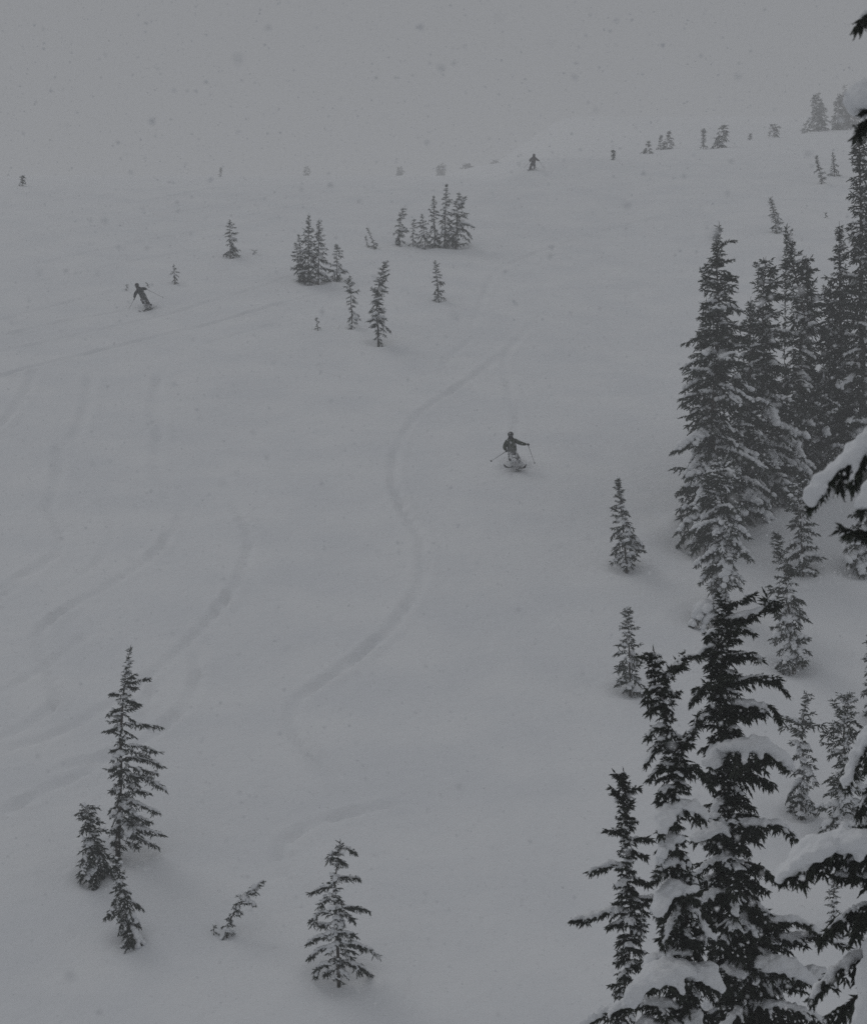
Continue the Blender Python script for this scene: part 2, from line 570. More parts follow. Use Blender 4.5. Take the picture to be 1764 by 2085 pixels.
EX_E = [([(1365, 1085), (1400, 1080), (1437, 1098)], .10, .025), ([(1365, 1090), (1325, 1110), (1318, 1140)], .10, .02), ([(1355, 1130), (1395, 1150)], .10, .0), ([(1345, 1225), (1400, 1220), (1455, 1222)], .12, .03),
        ([(1335, 1275), (1290, 1268), (1228, 1290)], .12, .03), ([(1335, 1300), (1375, 1330)], .12, .02), ([(1330, 1335), (1290, 1330), (1270, 1355)], .14, .05), ([(1340, 1370), (1420, 1355), (1500, 1382)], .17, .03),
        ([(1340, 1395), (1400, 1395), (1435, 1425)], .15, .03), ([(1330, 1390), (1260, 1385), (1238, 1440)], .15, .05), ([(1330, 1450), (1270, 1450)], .15, .06), ([(1335, 1490), (1400, 1480), (1440, 1500)], .17, .06),
        ([(1330, 1510), (1260, 1505), (1220, 1540)], .17, .07), ([(1335, 1540), (1430, 1535), (1500, 1555), (1548, 1600)], .2, .06), ([(1330, 1560), (1270, 1560), (1225, 1600)], .17, .06),
        ([(1335, 1630), (1420, 1630), (1480, 1650), (1520, 1700)], .2, .06), ([(1330, 1640), (1270, 1640), (1255, 1690)], .17, .07), ([(1335, 1660), (1300, 1690)], .15, .03), ([(1340, 1600), (1390, 1620)], .15, .0)]
tree('tall narrow conifer with longer boughs on its right, tallest of the lower left group',
     [(266, 1316, 2, 8), (260, 1350, 4, 14), (254, 1385, 8, 42), (250, 1430, 24, 28), (248, 1470, 32, 72), (244, 1500, 20, 36), (246, 1530, 24, 66),
      (246, 1580, 30, 78), (244, 1620, 26, 84), (242, 1670, 22, 70), (240, 1705, 26, 86), (240, 1745, 18, 40)],
     boughs_as_parts=True, snow=.55, dens=.9, sag=.25, fine=.7, mapw=.72, explicit=[(q4(b[0]), b[1], b[2], dict(fine=.62)) for b in EX_A])
tree('short bushy conifer with nodding tip, left of the tall one on the lower slope',
     [(174, 1638, 6, 8), (178, 1660, 16, 28), (186, 1700, 20, 26), (190, 1740, 30, 38), (194, 1770, 36, 44), (196, 1792, 34, 30)],
     boughs_as_parts=True, snow=.45, dens=2.0, e_top=15, e_low=-15, sag=.4, fine=.75)
tree('leaning conifer spreading to the right at its foot, lowest of the left group',
     [(236, 1742, 3, 4), (240, 1780, 8, 12), (246, 1810, 20, 18), (254, 1840, 30, 26), (258, 1870, 28, 44), (264, 1895, 30, 46), (268, 1914, 26, 34)],
     boughs_as_parts=True, snow=.5, dens=2.0, e_top=20, e_low=-20, sag=.45, fine=.8)
tree('bent half buried sapling leaning right between two lower slope trees',
     [(522, 1812, 2, 6), (506, 1818, 8, 22), (492, 1838, 10, 30), (476, 1860, 12, 20), (464, 1882, 12, 14), (461, 1905, 12, 14)],
     boughs_as_parts=True, snow=.5, dens=1.5, name='conifer_sapling', cat='sapling', fine=.7)
tree('tiny twig tip poking from snow just left of the bent sapling', [(435, 1886, 3, 3), (437, 1900, 8, 8)], name='conifer_sapling', cat='sapling', fine=.5, snow=.3)
tree('well spaced snow laden conifer standing alone at bottom centre',
     [(693, 1711, 2, 4), (690, 1722, 6, 8), (690, 1730, 12, 22), (688, 1748, 18, 14), (684, 1775, 12, 10), (682, 1795, 16, 50), (680, 1812, 48, 18), (680, 1835, 28, 16), (684, 1862, 36, 68),
      (684, 1890, 28, 36), (686, 1915, 50, 40), (688, 1945, 54, 80), (688, 1970, 30, 60), (690, 1997, 24, 34)],
     boughs_as_parts=True, snow=.6, dens=.85, sag=.3, fine=.7, mapw=.7, explicit=[(q4(b[0]), b[1], b[2], dict(fine=.62)) for b in EX_E])

# ---- middle slope, right of the run
tree('slim conifer alone beside the run, upper of two left of the big thicket', spire((1256, 972), (1275, 1160), 30, 36, .5), boughs_as_parts=True, snow=.55, dens=1.15, fine=.9)
tree('slim conifer with bent tip, lower of the two left of the big thicket', spire((1277, 1237), (1282, 1409), 38, 36, .45), boughs_as_parts=True, snow=.55, dens=1.15, fine=.9)

# ---- big thicket on the right
TH = 'trees of the right hand thicket'
tree('tallest full conifer at the left front of the thicket',
     [(1463, 452, 2, 3), (1459, 490, 4, 8), (1457, 530, 12, 14), (1459, 560, 24, 38), (1460, 600, 28, 30), (1460, 650, 44, 66), (1458, 700, 66, 70), (1456, 760, 86, 80), (1454, 800, 70, 90),
      (1450, 850, 74, 100), (1450, 900, 70, 90), (1448, 940, 82, 80), (1446, 1000, 60, 80), (1444, 1050, 60, 60), (1442, 1095, 76, 40), (1440, 1118, 70, 40)],
     snow=.5, dens=.85, group=TH, fine=1.35, mapw=1.2, sag=.3,
     explicit=[([(1459, 510), (1475, 492), (1496, 489)], .12, .0, dict(fine=.6)), ([(1457, 545), (1480, 530), (1492, 528)], .12, .0, dict(fine=.6)), ([(1458, 570), (1430, 560), (1425, 548)], .12, .0, dict(fine=.6))])
tree('thin spire rising against the left flank of the tallest thicket tree', spire((1437, 606), (1428, 1075), 46, 40, .3), snow=.4, dens=.7, group=TH, fine=1.35, mapw=1.2)
tree('thin spire between the two main tops of the thicket', spire((1527, 605), (1522, 1040), 50, 52, .3), snow=.45, dens=.8, group=TH, fine=1.35, mapw=1.2)
tree('one sided conifer with drooping boughs to its right in mid thicket',
     [(1558, 524, 3, 8), (1556, 560, 12, 24), (1552, 600, 12, 50), (1552, 640, 20, 40), (1552, 700, 40, 60), (1552, 800, 60, 70), (1554, 900, 60, 80), (1560, 1000, 50, 60), (1560, 1024, 40, 50)],
     snow=.55, dens=.8, group=TH, fine=1.35, mapw=1.2)
tree('twin leader conifer with a long crooked top in the thicket',
     [(1602, 472, 3, 4), (1610, 520, 10, 8), (1618, 560, 30, 40), (1628, 600, 20, 44), (1636, 640, 20, 36), (1630, 690, 40, 54), (1626, 760, 40, 40), (1630, 840, 50, 56), (1632, 900, 60, 70), (1640, 985, 50, 50)],
     snow=.6, dens=.8, group=TH, fine=1.35, mapw=1.2)
tree('short side spire next to the twin leader conifer in the thicket', spire((1640, 520), (1648, 960), 40, 44, .35), snow=.5, dens=.7, group=TH, fine=1.35, mapw=1.2)
tree('spire with a needle thin tip just left of the tall right edge tree', spire((1707, 452), (1712, 965), 60, 60, .3), snow=.5, dens=.8, group=TH, fine=1.35, mapw=1.2)
tree('broad low conifer at the right end of the thicket', [(1685, 582, 5, 8), (1688, 620, 24, 30), (1690, 700, 36, 40), (1690, 800, 46, 60), (1696, 900, 60, 70), (1700, 955, 60, 70)], snow=.5, dens=.75, group=TH, fine=1.35, mapw=1.2)
tree('very tall slender conifer cut by the right edge of the picture',
     [(1746, 246, 4, 6), (1748, 300, 10, 22), (1750, 380, 14, 26), (1752, 450, 20, 30), (1752, 540, 26, 34), (1752, 600, 42, 46), (1754, 700, 50, 60), (1754, 800, 60, 70), (1756, 900, 70, 80), (1758, 985, 60, 70)],
     snow=.45, dens=.8, group=TH, fine=1.35, mapw=1.2)
tree('low broad snowy conifer filling the thicket behind its tallest tree', spire((1500, 770), (1503, 1070), 80, 85, .6), snow=.7, dens=.75, group=TH, fine=1.25)
tree('low broad snowy conifer filling the thicket below the twin leader', spire((1595, 740), (1600, 1005), 75, 75, .6), snow=.75, dens=.75, group=TH, fine=1.25)
tree('low snowy conifer in the thicket just behind the drooping near bough', spire((1668, 780), (1672, 985), 70, 75, .6), snow=.75, dens=.75, group=TH, fine=1.25)
tree('snow plastered conifer standing in front of the thicket', [(1474, 935, 4, 6), (1472, 975, 40, 34), (1466, 1010, 44, 36), (1470, 1050, 54, 66), (1470, 1090, 50, 40), (1474, 1130, 66, 68), (1472, 1170, 54, 40), (1466, 1210, 44, 36), (1456, 1266, 46, 34)],
     boughs_as_parts=True, snow=.95, dens=1.0, sag=.45)
tree('slim conifer right of the front thicket tree, upper of two in line', spire((1622, 968), (1634, 1166), 46, 40, .6), snow=.65, dens=1.05, boughs_as_parts=True)
tree('slim curved conifer just below the upper one, right of the front thicket tree',
     [(1583, 1084, 8, 6), (1582, 1110, 14, 12), (1588, 1140, 14, 18), (1598, 1170, 24, 34), (1602, 1220, 26, 30), (1606, 1260, 30, 34), (1608, 1300, 44, 44), (1612, 1335, 44, 50), (1616, 1362, 24, 34)],
     snow=.75, dens=1.1, boughs_as_parts=True)
tree('snow smothered conifer at the right edge behind the drooping near bough', spire((1768, 1010), (1745, 1160), 54, 60, .6), snow=1.0, dens=.8)
tree('conifer mostly hidden past the right edge above the near snowy boughs', spire((1772, 1290), (1785, 1470), 36, 40, .6), snow=.5)
tree('spindly conifer with open top, left of two behind the near boughs',
     [(1641, 1410, 2, 8), (1638, 1440, 6, 16), (1634, 1466, 8, 34), (1632, 1480, 34, 42), (1632, 1510, 18, 24), (1634, 1560, 24, 38), (1634, 1590, 36, 26), (1632, 1620, 36, 30), (1630, 1660, 26, 24)],
     boughs_as_parts=True, snow=.6, dens=1.0, fine=.9)
tree('bushier conifer with feathery bent top, right of two behind the near boughs',
     [(1728, 1410, 3, 14), (1722, 1430, 20, 24), (1718, 1470, 22, 30), (1716, 1500, 46, 40), (1718, 1540, 34, 34), (1720, 1590, 30, 40), (1722, 1640, 60, 50), (1724, 1690, 66, 60), (1726, 1730, 50, 50)],
     boughs_as_parts=True, snow=.8, dens=.95, fine=.9)
tree('small dark conifer seen through the gap below the big near snow pad', spire((1696, 1800), (1697, 1905), 26, 30, .6), boughs_as_parts=True, snow=.6, fine=.8)

# ---- upper slope
tree('slim conifer with boughs on its right side, alone on the upper left slope', spire((468, 449), (469, 524), 11, 17, .6), lod='far', snow=.3, fine=.6, dens=1.2)
tree('small pointed sapling uphill and right of the leaning skier', spire((354, 539), (356, 577), 9, 12, .5), lod='far', snow=.25, fine=.5, name='conifer_sapling', cat='sapling')
tree('tiny twig tip right of the slim conifer on the upper left slope', [(519, 511, 5, 3), (517, 518, 5, 4)], lod='far', snow=.0, fine=.4, name='conifer_sapling', cat='sapling')
tree('tiny dark sapling tip left of the leaning skier\'s head', [(258, 580, 2, 2), (258, 591, 6, 6)], lod='far', snow=.0, fine=.4, name='conifer_sapling', cat='sapling')
tree('tiny dark sapling tip behind the leaning skier\'s raised arm', [(300, 578, 3, 3), (303, 584, 5, 4)], lod='far', snow=.0, fine=.4, name='conifer_sapling', cat='sapling')
CL = 'clump of spires left of centre on the upper slope'
tree('left outer low stem of the upper slope clump', spire((601, 494), (612, 572), 14, 12, .5), lod='far', snow=.25, fine=.6, group=CL)
tree('leftmost tall spire of the upper slope clump', spire((607, 478), (618, 574), 16, 14, .3), lod='far', snow=.25, fine=.6, group=CL)
tree('middle and tallest spire of the upper slope clump', spire((629, 438), (627, 578), 22, 22, .3), lod='far', snow=.3, fine=.6, group=CL, dens=1.1)
tree('right spire of the upper slope clump with a bushy shoulder', spire((649, 447), (648, 576), 20, 28, .35), lod='far', snow=.3, fine=.6, group=CL, dens=1.1)
tree('short snowy conifer joined to the right side of the clump', spire((685, 497), (686, 572), 16, 20, .7), lod='far', snow=.7, fine=.6, group=CL)
tree('leaning small twin stemmed sapling between the two upper slope clumps', [(747, 464, 1, 2), (754, 480, 3, 4), (760, 494, 6, 8), (762, 506, 14, 9)], lod='far', snow=.4, fine=.5, name='conifer_sapling', cat='sapling')
tree('low second sapling just left of the leaning twin stem', [(744, 483, 2, 2), (750, 503, 7, 6)], lod='far', snow=.3, fine=.5, name='conifer_sapling', cat='sapling')
RW = 'row of spires in the centre of the upper slope'
tree('first spire at the left end of the upper slope row with bent tip', [(821, 424, 2, 6), (815, 440, 5, 10), (813, 460, 7, 14), (812, 480, 9, 16), (815, 500, 6, 14)], lod='far', snow=.3, fine=.6, group=RW)
tree('second and shortest spire of the upper slope row', spire((842, 447), (840, 501), 9, 13, .4), lod='far', snow=.3, fine=.6, group=RW)
tree('third spire of the upper slope row, leaning slightly left', spire((858, 436), (866, 506), 16, 16, .4), lod='far', snow=.35, fine=.6, group=RW)
tree('fourth spire of the upper slope row, dense and narrow', spire((882, 398), (885, 505), 18, 18, .35), lod='far', snow=.35, fine=.6, group=RW)
tree('tallest spire of the upper slope row', spire((909, 374), (904, 505), 18, 20, .3), lod='far', snow=.35, fine=.6, group=RW)
tree('last spire at the right end of the row with long low boughs', spire((934, 392), (927, 503), 24, 36, .4), lod='far', snow=.35, fine=.6, group=RW)
tree('sway backed conifer with tip bent right, larger of the pair below the clumps',
     [(786, 532, 2, 4), (778, 550, 5, 12), (772, 575, 8, 16), (768, 600, 14, 16), (766, 630, 16, 22), (766, 650, 24, 28), (770, 670, 10, 16), (770, 700, 6, 16)],
     lod='far', snow=.4, fine=.55, dens=1.2)
tree('thin ragged conifer, left of the pair below the clumps', [(711, 562, 1, 2), (711, 585, 10, 8), (714, 605, 10, 16), (714, 620, 6, 8), (717, 640, 6, 16), (715, 668, 8, 8)], lod='far', snow=.4, fine=.55, dens=1.1)
tree('neat cone shaped conifer alone at centre of the upper slope', spire((885, 531), (893, 613), 13, 16, .5), lod='far', snow=.35, fine=.55, dens=1.2)
tree('tiny bare sapling left of the thin ragged conifer', [(644, 647, 1, 2), (648, 671, 8, 9)], lod='far', snow=.0, fine=.45, name='conifer_sapling', cat='sapling')

# ---- faint far trees near the top of the slope
FAR = 'faint trees far up the slope'
def far_tree(label, top, base, wl, wr, thin=.35, **k):
    tree(label, spire(top, base, wl, wr, thin), lod='far', snow=.15, fine=1.3, group=FAR, **k)
far_tree('lone faint sapling near the left edge far up the slope', (47, 357), (46, 379), 4, 5)
far_tree('lone very faint spire far up the slope left of the row of faint tops', (450, 342), (448, 359), 3, 4, Y=300.0)
for lab, x0, y0, w in (('faint tree top over the brow far up the slope, first from the left of five', 624, 343, 7),
                       ('faint tree top over the brow far up the slope, second from the left of five', 813, 342, 9),
                       ('faint tree top over the brow far up the slope, third from the left of five', 897, 338, 11),
                       ('faint tree top over the brow far up the slope, fourth from the left of five', 950, 334, 11),
                       ('faint tree top over the brow far up the slope, fifth and nearest the distant skier', 1008, 331, 12)):
    tree(lab, [(x0, y0, 3, 3), (x0 + 1, y0 + 6, .8 * w, .8 * w), (x0, y0 + 12, w, w), (x0, 357, w, w)], Y=450.0, lod='far', snow=.1, fine=1.6, group='faint tree tops over the brow')
far_tree('single thin stick of a tree between distant skier and faint trees', (1248, 304), (1248, 326), 3, 3)
far_tree('first faint conifer right of the thin stick with low skirt', (1319, 288), (1320, 313), 9, 8)
far_tree('second faint conifer in the trio far up the slope', (1345, 276), (1342, 304), 6, 7)
far_tree('third and tallest faint conifer in the trio far up the slope', (1362, 268), (1356, 304), 9, 14)
far_tree('faint narrow pole like conifer left of the leaning one', (1431, 262), (1431, 304), 4, 5, .8)
far_tree('faint conifer leaning to the right far up the slope', (1473, 256), (1458, 302), 8, 18, .6)
far_tree('small faint stem right of the leaning far conifer', (1527, 272), (1525, 285), 3, 3)
far_tree('faint spire with low clump beside it, far up the slope', (1570, 254), (1575, 280), 6, 18)
far_tree('faint scraggy tree at the foot of the far pale thicket', (1644, 246), (1636, 272), 6, 10)
far_tree('pale dense conifer, left spire of the far thicket', (1660, 192), (1662, 268), 14, 18, .7)
far_tree('pale conifer close behind the left spire of the far thicket', (1671, 206), (1672, 267), 10, 14, .7)
far_tree('pale conifer at the left of the far right hand clump', (1708, 196), (1702, 266), 14, 16, .8)
far_tree('pale tallest conifer in the middle of the far right hand clump', (1719, 190), (1718, 264), 16, 18, .8)
far_tree('pale conifer at the right of the far right hand clump', (1732, 198), (1734, 262), 16, 18, .8)
tree('crooked leaning conifer, left of two above the thicket', [(1660, 317, 1, 2), (1664, 338, 5, 7), (1668, 352, 10, 10), (1671, 362, 5, 8), (1672, 374, 7, 6)], lod='far', snow=.2, fine=.6, dens=1.5)
tree('slim conifer, right of two above the thicket', spire((1694, 311), (1697, 359), 8, 12, .4), lod='far', snow=.2, fine=.6, dens=1.5)
tree('small dark twig uphill of the thicket on the open snow', [(1680, 434, 2, 2), (1680, 444, 3, 3)], lod='far', snow=0, fine=.5, name='conifer_sapling', cat='sapling')
tree('crooked conifer just above the thicket\'s twin leader tree', [(1567, 402, 2, 3), (1572, 425, 9, 8), (1577, 445, 8, 10), (1580, 474, 8, 14)], lod='far', snow=.3, fine=.6, dens=1.5)

# ---- near trees, lower right (tall firs rising from far below the viewpoint)
big = dict(wide=1.8, droop=.8, taper=.3, fprob=.45, fing=1.15)
tree('big black green fir with heavy snow domes, centre of the near right group',
     [(715, 135, 8, 8), (702, 250, 40, 60), (690, 400, 55, 80), (686, 560, 80, 130), (688, 700, 70, 150), (692, 850, 50, 150), (700, 950, 40, 140), (712, 1100, 50, 100), (725, 1200, 110, 150),
      (735, 1400, 120, 150), (770, 1600, 130, 170), (790, 1800, 150, 220), (800, 2085, 220, 280), (805, 2350, 260, 300), (806, 2700, 280, 280)],
     Y=18.0, lod='near', conv=c1, boughs_as_parts=True, snow=.30, dens=1.75, e_top=20, e_low=-5, sag=.3, mapw=1.45, trunk_r=.085, y_stop=2130,
     explicit=[
         ([(702, 240), (790, 225), (870, 195), (930, 150)], .16, .05), ([(905, 185), (905, 130)], .14, .0), ([(880, 190), (960, 165)], .12, .0),
         ([(700, 180), (760, 155), (840, 122)], .07, .0), ([(698, 300), (770, 265), (838, 292)], .14, .035), ([(695, 300), (650, 285), (632, 310)], .12, .04),
         ([(690, 410), (800, 390), (872, 412)], .15, .03), ([(690, 400), (640, 350), (600, 390)], .13, .05),
         ([(688, 560), (800, 497), (920, 490), (992, 562)], .20, .02), ([(688, 570), (620, 530), (560, 610)], .18, .04),
         ([(688, 690, .1), (830, 620, 0), (930, 625, 0), (965, 690, 0)], .24, .0, dict(droop=.6)), ([(690, 660), (600, 680), (545, 760)], .16, .035),
         ([(692, 850, 0), (740, 815, -.3), (800, 800, -.45), (890, 815, -.4), (965, 890, -.3)], .26, .105, big), ([(692, 860, 0), (650, 840, -.25), (632, 880, -.35)], .18, .085, big),
         ([(700, 960), (820, 925), (930, 985)], .26, .0, dict(droop=.7)), ([(700, 1060, 0), (660, 1090, -.15), (645, 1130, -.2)], .12, .06),
         ([(720, 1210, 0), (650, 1165, -.3), (555, 1215, -.35)], .22, .085, big), ([(722, 1190, 0), (830, 1150, -.3), (950, 1150, -.25), (1012, 1215, -.2)], .22, .06, dict(wide=1.5, droop=.6, cover=.7)),
         ([(730, 1330, 0), (640, 1320, -.2), (545, 1395, -.25)], .2, .045), ([(730, 1340), (860, 1350), (955, 1425)], .24, .0, dict(droop=.6)),
         ([(758, 1490, 0), (660, 1455, -.25), (575, 1500, -.3)], .2, .055), ([(760, 1480, 0), (740, 1490, -.3), (725, 1545, -.45)], .16, .055),
         ([(780, 1560), (900, 1570), (975, 1680)], .22, .02), ([(785, 1650, 0), (930, 1600, -.1), (1070, 1600, -.1), (1152, 1690, -.1)], .2, .055, dict(wide=1.4)),
         ([(795, 1720), (960, 1690), (1150, 1680), (1260, 1730)], .2, .05), ([(800, 1850, 0), (860, 1795, -.3), (970, 1790, -.4), (1065, 1850, -.4)], .3, .12, big),
         ([(800, 1850, 0), (740, 1800, -.3), (690, 1860, -.35)], .24, .10, big), ([(800, 1930, 0), (1000, 1860, -.1), (1130, 1835, -.15), (1205, 1900, -.15)], .24, .085, dict(wide=1.5, droop=.6)),
         ([(800, 2000, 0), (900, 1960, -.3), (1050, 1980, -.35), (1150, 2050, -.3)], .3, .05, dict(droop=.6)), ([(800, 2000, 0), (740, 1990, -.35), (680, 2060, -.4)], .26, .06, dict(droop=.6)),
     ])
tree('crooked fir with bare looking snowy left side, beside the big near fir',
     [(383, 355, 6, 6), (402, 450, 40, 30), (428, 560, 60, 50), (444, 700, 50, 45), (488, 850, 70, 50), (500, 950, 80, 55), (470, 1080, 45, 50), (480, 1200, 55, 55), (508, 1350, 80, 60), (530, 1500, 100, 75),
      (550, 1700, 120, 95), (556, 1900, 170, 100), (560, 2085, 200, 130), (565, 2350, 220, 220), (566, 2700, 220, 220)],
     Y=16.5, lod='near', conv=c1, boughs_as_parts=True, snow=.36, dens=1.6, e_top=20, e_low=-15, sag=.35, mapw=1.4, trunk_r=.065, y_stop=2130,
     explicit=[
         ([(402, 440), (380, 400), (340, 400)], .06, .0), ([(430, 530), (480, 440), (540, 395), (592, 398)], .16, .035), ([(430, 545), (365, 545), (358, 605)], .12, .03),
         ([(444, 640), (400, 620), (375, 650)], .10, .03), ([(450, 720), (395, 725), (366, 765)], .12, .04), ([(475, 810), (410, 790), (356, 885)], .16, .045),
         ([(500, 910), (425, 900), (368, 960)], .16, .04), ([(495, 1010), (430, 1000), (405, 1060)], .15, .03), ([(500, 900), (600, 915), (655, 1005)], .16, .0),
         ([(490, 830), (560, 760), (585, 690)], .12, .02), ([(475, 1120, 0), (430, 1110, -.2), (408, 1190, -.25)], .14, .065, big), ([(478, 1100, 0), (560, 1075, -.2), (605, 1125, -.2)], .16, .06, big),
         ([(485, 1240, 0), (425, 1235, -.2), (402, 1330, -.2)], .15, .065, big), ([(508, 1345, 0), (420, 1345, -.2), (375, 1405, -.2)], .16, .055),
         ([(528, 1490, 0), (450, 1445, -.25), (385, 1545, -.3)], .22, .085, big), ([(530, 1510, 0), (500, 1470, -.3), (545, 1440, -.4)], .15, .06),
         ([(535, 1520), (600, 1560), (650, 1650)], .18, .0), ([(545, 1620), (480, 1650), (415, 1695)], .18, .0), ([(550, 1700), (640, 1680), (695, 1705)], .16, .02),
         ([(552, 1760, 0), (450, 1740, -.15), (355, 1765, -.2), (338, 1810, -.2)], .18, .065, big), ([(555, 1870, 0), (430, 1800, -.35), (330, 1840, -.45), (268, 1930, -.45)], .26, .125, big),
         ([(555, 1850, 0), (600, 1830, -.3), (668, 1890, -.3)], .2, .09, big), ([(558, 2040, 0), (350, 1950, -.2), (180, 1985, -.25), (28, 2080, -.2)], .2, .06, dict(wide=1.4, droop=.5)),
         ([(558, 2120, 0), (420, 2060, -.2), (300, 2075, -.25)], .2, .08, big),
     ])
tree('slender fir with one long branch out to its left, leftmost of the near right group',
     [(247, 912, 3, 3), (253, 1000, 30, 30), (258, 1060, 35, 35), (264, 1150, 45, 45), (264, 1300, 50, 55), (260, 1400, 60, 70), (284, 1550, 70, 80), (280, 1750, 70, 90), (252, 1900, 50, 70), (250, 2085, 80, 80), (250, 2350, 90, 90), (250, 2700, 90, 90)],
     Y=20.0, lod='near', conv=c1, boughs_as_parts=True, snow=.35, dens=1.45, e_top=35, e_low=0, sag=.3, trunk_r=.05, y_stop=2110,
     explicit=[([(247, 975), (232, 950), (212, 940)], .03, .0), ([(250, 1060), (225, 1030), (197, 1005)], .03, .0), ([(252, 1030), (285, 1010), (312, 1005)], .04, .0),
               ([(264, 1210), (220, 1195), (180, 1200)], .10, .02), ([(265, 1240), (330, 1232), (368, 1236)], .09, .02), ([(262, 1290), (310, 1300), (345, 1315)], .08, .0),
               ([(258, 1380), (200, 1355), (150, 1368), (98, 1388)], .14, .05), ([(284, 1575), (200, 1570), (120, 1590), (18, 1612)], .16, .055),
               ([(284, 1600), (230, 1620), (180, 1640)], .12, .04), ([(282, 1420), (320, 1420), (365, 1440)], .14, .02), ([(284, 1520), (340, 1510), (385, 1500)], .12, .03)])
tree('near tree past the right edge with broad snow pads on low boughs',
     [(1832, 1370, 5, 5), (1832, 1500, 60, 60), (1834, 1700, 90, 90), (1836, 1900, 90, 100), (1840, 2100, 90, 120), (1842, 2500, 110, 120), (1842, 3200, 110, 120)],
     Y=12.0, lod='near', boughs_as_parts=True, snow=.5, dens=.32, e_top=20, e_low=-12, sag=.35, trunk_r=.07, y_stop=2250,
     explicit=[
         ([(1834, 1735, .1), (1760, 1722, -.1), (1680, 1714, -.15), (1615, 1745, -.15), (1586, 1785, -.1)], .24, .105, dict(wide=2.0, droop=.85, taper=.3, fprob=.4, fing=1.15)),
         ([(1834, 1760, .2), (1770, 1745, .2), (1700, 1745, .1), (1640, 1780, .1)], .22, .03, dict(droop=.8)),
         ([(1830, 1470, 0), (1775, 1488, 0), (1742, 1535, 0), (1722, 1600, 0)], .18, .06, dict(droop=.8, wide=1.3)),
         ([(1832, 1580, 0), (1780, 1590, 0), (1748, 1650, 0)], .18, .03, dict(droop=.8)),
         ([(1838, 1890, 0), (1785, 1915, -.25), (1745, 1965, -.35), (1722, 2070, -.4)], .24, .115, dict(wide=1.3, droop=.9, fprob=.3)),
         ([(1838, 1850, .2), (1780, 1850, .2), (1720, 1880, .2), (1680, 1930, .2)], .22, .02, dict(droop=.7)), ([(1838, 1960, .2), (1770, 1960, .2), (1710, 1990, .2), (1665, 2050, .2)], .24, .05, dict(droop=.7)),
         ([(1838, 2030, .1), (1770, 2030, .1), (1710, 2060, .1), (1670, 2110, .1)], .22, .0, dict(droop=.7)), ([(1838, 1650, .1), (1790, 1660, .1), (1750, 1690, .1)], .2, .03, dict(droop=.7)),
         ([(1838, 1980, 0), (1800, 1990, -.3), (1780, 2050, -.45), (1765, 2150, -.5)], .24, .10, dict(wide=1.2, droop=.9, fprob=.3)),
         ([(1838, 1800, 0), (1780, 1790, .1), (1710, 1790, .1)], .16, .03),
     ])
tree('blurred snow loaded tree closest to the viewpoint, boughs entering from right',
     [(1950, -700, 5, 5), (1952, -300, 60, 60), (1955, 200, 70, 90), (1960, 800, 80, 110), (1965, 1400, 60, 120), (1970, 2200, 90, 140), (1975, 3200, 90, 140), (1980, 4600, 90, 140)],
     Y=7.5, lod='near', boughs_as_parts=True, snow=.6, dens=.15, fine=.72, e_top=10, e_low=-15, sag=.35, trunk_r=.09, y_stop=2300,
     explicit=[
         ([(1958, 880, 0), (1850, 868, 0), (1760, 905, -.05), (1692, 960, -.05), (1646, 1022, -.05)], .15, .058, dict(droop=1.2, wide=1.4, taper=.6, fprob=.4, fing=.95)),
         ([(1960, 970, 0), (1850, 960, -.15), (1785, 975, -.2), (1735, 1035, -.2)], .17, .08, dict(droop=1.3, wide=1.6, taper=.5, fprob=.4, fing=1.0)),
         ([(1962, 1050, 0), (1850, 1062, -.05), (1775, 1075, -.05), (1725, 1085, -.05)], .13, .0, dict(droop=.3)),
         ([(1962, 1090, 0), (1860, 1100, .1), (1790, 1098, .1), (1730, 1075, .1)], .11, .0, dict(droop=.2)),
         ([(1966, 240, 0), (1880, 213, 0), (1815, 213, 0), (1766, 222, 0)], .05, .108, dict(wide=1.1, droop=.2, taper=.0, fprob=.2)),
         ([(1790, 235, 0), (1762, 243, 0), (1750, 272, 0)], .03, .0),
         ([(1950, -70, 0), (1860, -45, 0), (1790, 0, 0), (1748, 48, 0)], .05, .018, dict(droop=.5)),
     ])

# ================================================================== SKIERS
def skin_body(joints, edges, radii, root):
    me = bpy.data.meshes.new('body')
    idx = {k: i for i, k in enumerate(joints)}
    me.from_pydata([joints[k] for k in joints], [(idx[a], idx[b]) for a, b in edges], [])
    o = bpy.data.objects.new('tmp_body', me); COL.objects.link(o)
    m = o.modifiers.new('skin', 'SKIN'); m.use_smooth_shade = True
    lay = me.skin_vertices[0] if me.skin_vertices else None
    if lay is None:
        bm = bmesh.new(); bm.from_mesh(me); bm.verts.layers.skin.verify(); bm.to_mesh(me); bm.free()
        lay = me.skin_vertices[0]
    for k, i in idx.items():
        r = radii[k]
        lay.data[i].radius = (r, r) if not isinstance(r, tuple) else r
        lay.data[i].use_root = (k == root)
    s = o.modifiers.new('sub', 'SUBSURF'); s.levels = 2; s.render_levels = 2
    dg = bpy.context.evaluated_depsgraph_get()
    out = bpy.data.meshes.new_from_object(o.evaluated_get(dg))
    bpy.data.objects.remove(o)
    return out

def colour_by_bone(me, joints, bones, mats):
    me.materials.clear()
    for m in mats: me.materials.append(m)
    A = np.array([joints[b[0]] for b in bones]); B = np.array([joints[b[1]] for b in bones])
    for p in me.polygons:
        c = np.array(p.center[:])
        ab = B - A
        t = np.clip(((c - A) * ab).sum(1) / np.maximum(1e-9, (ab * ab).sum(1)), 0, 1)
        d = np.linalg.norm(A + ab * t[:, None] - c, axis=1)
        p.material_index = bones[int(d.argmin())][2]
        p.use_smooth = True

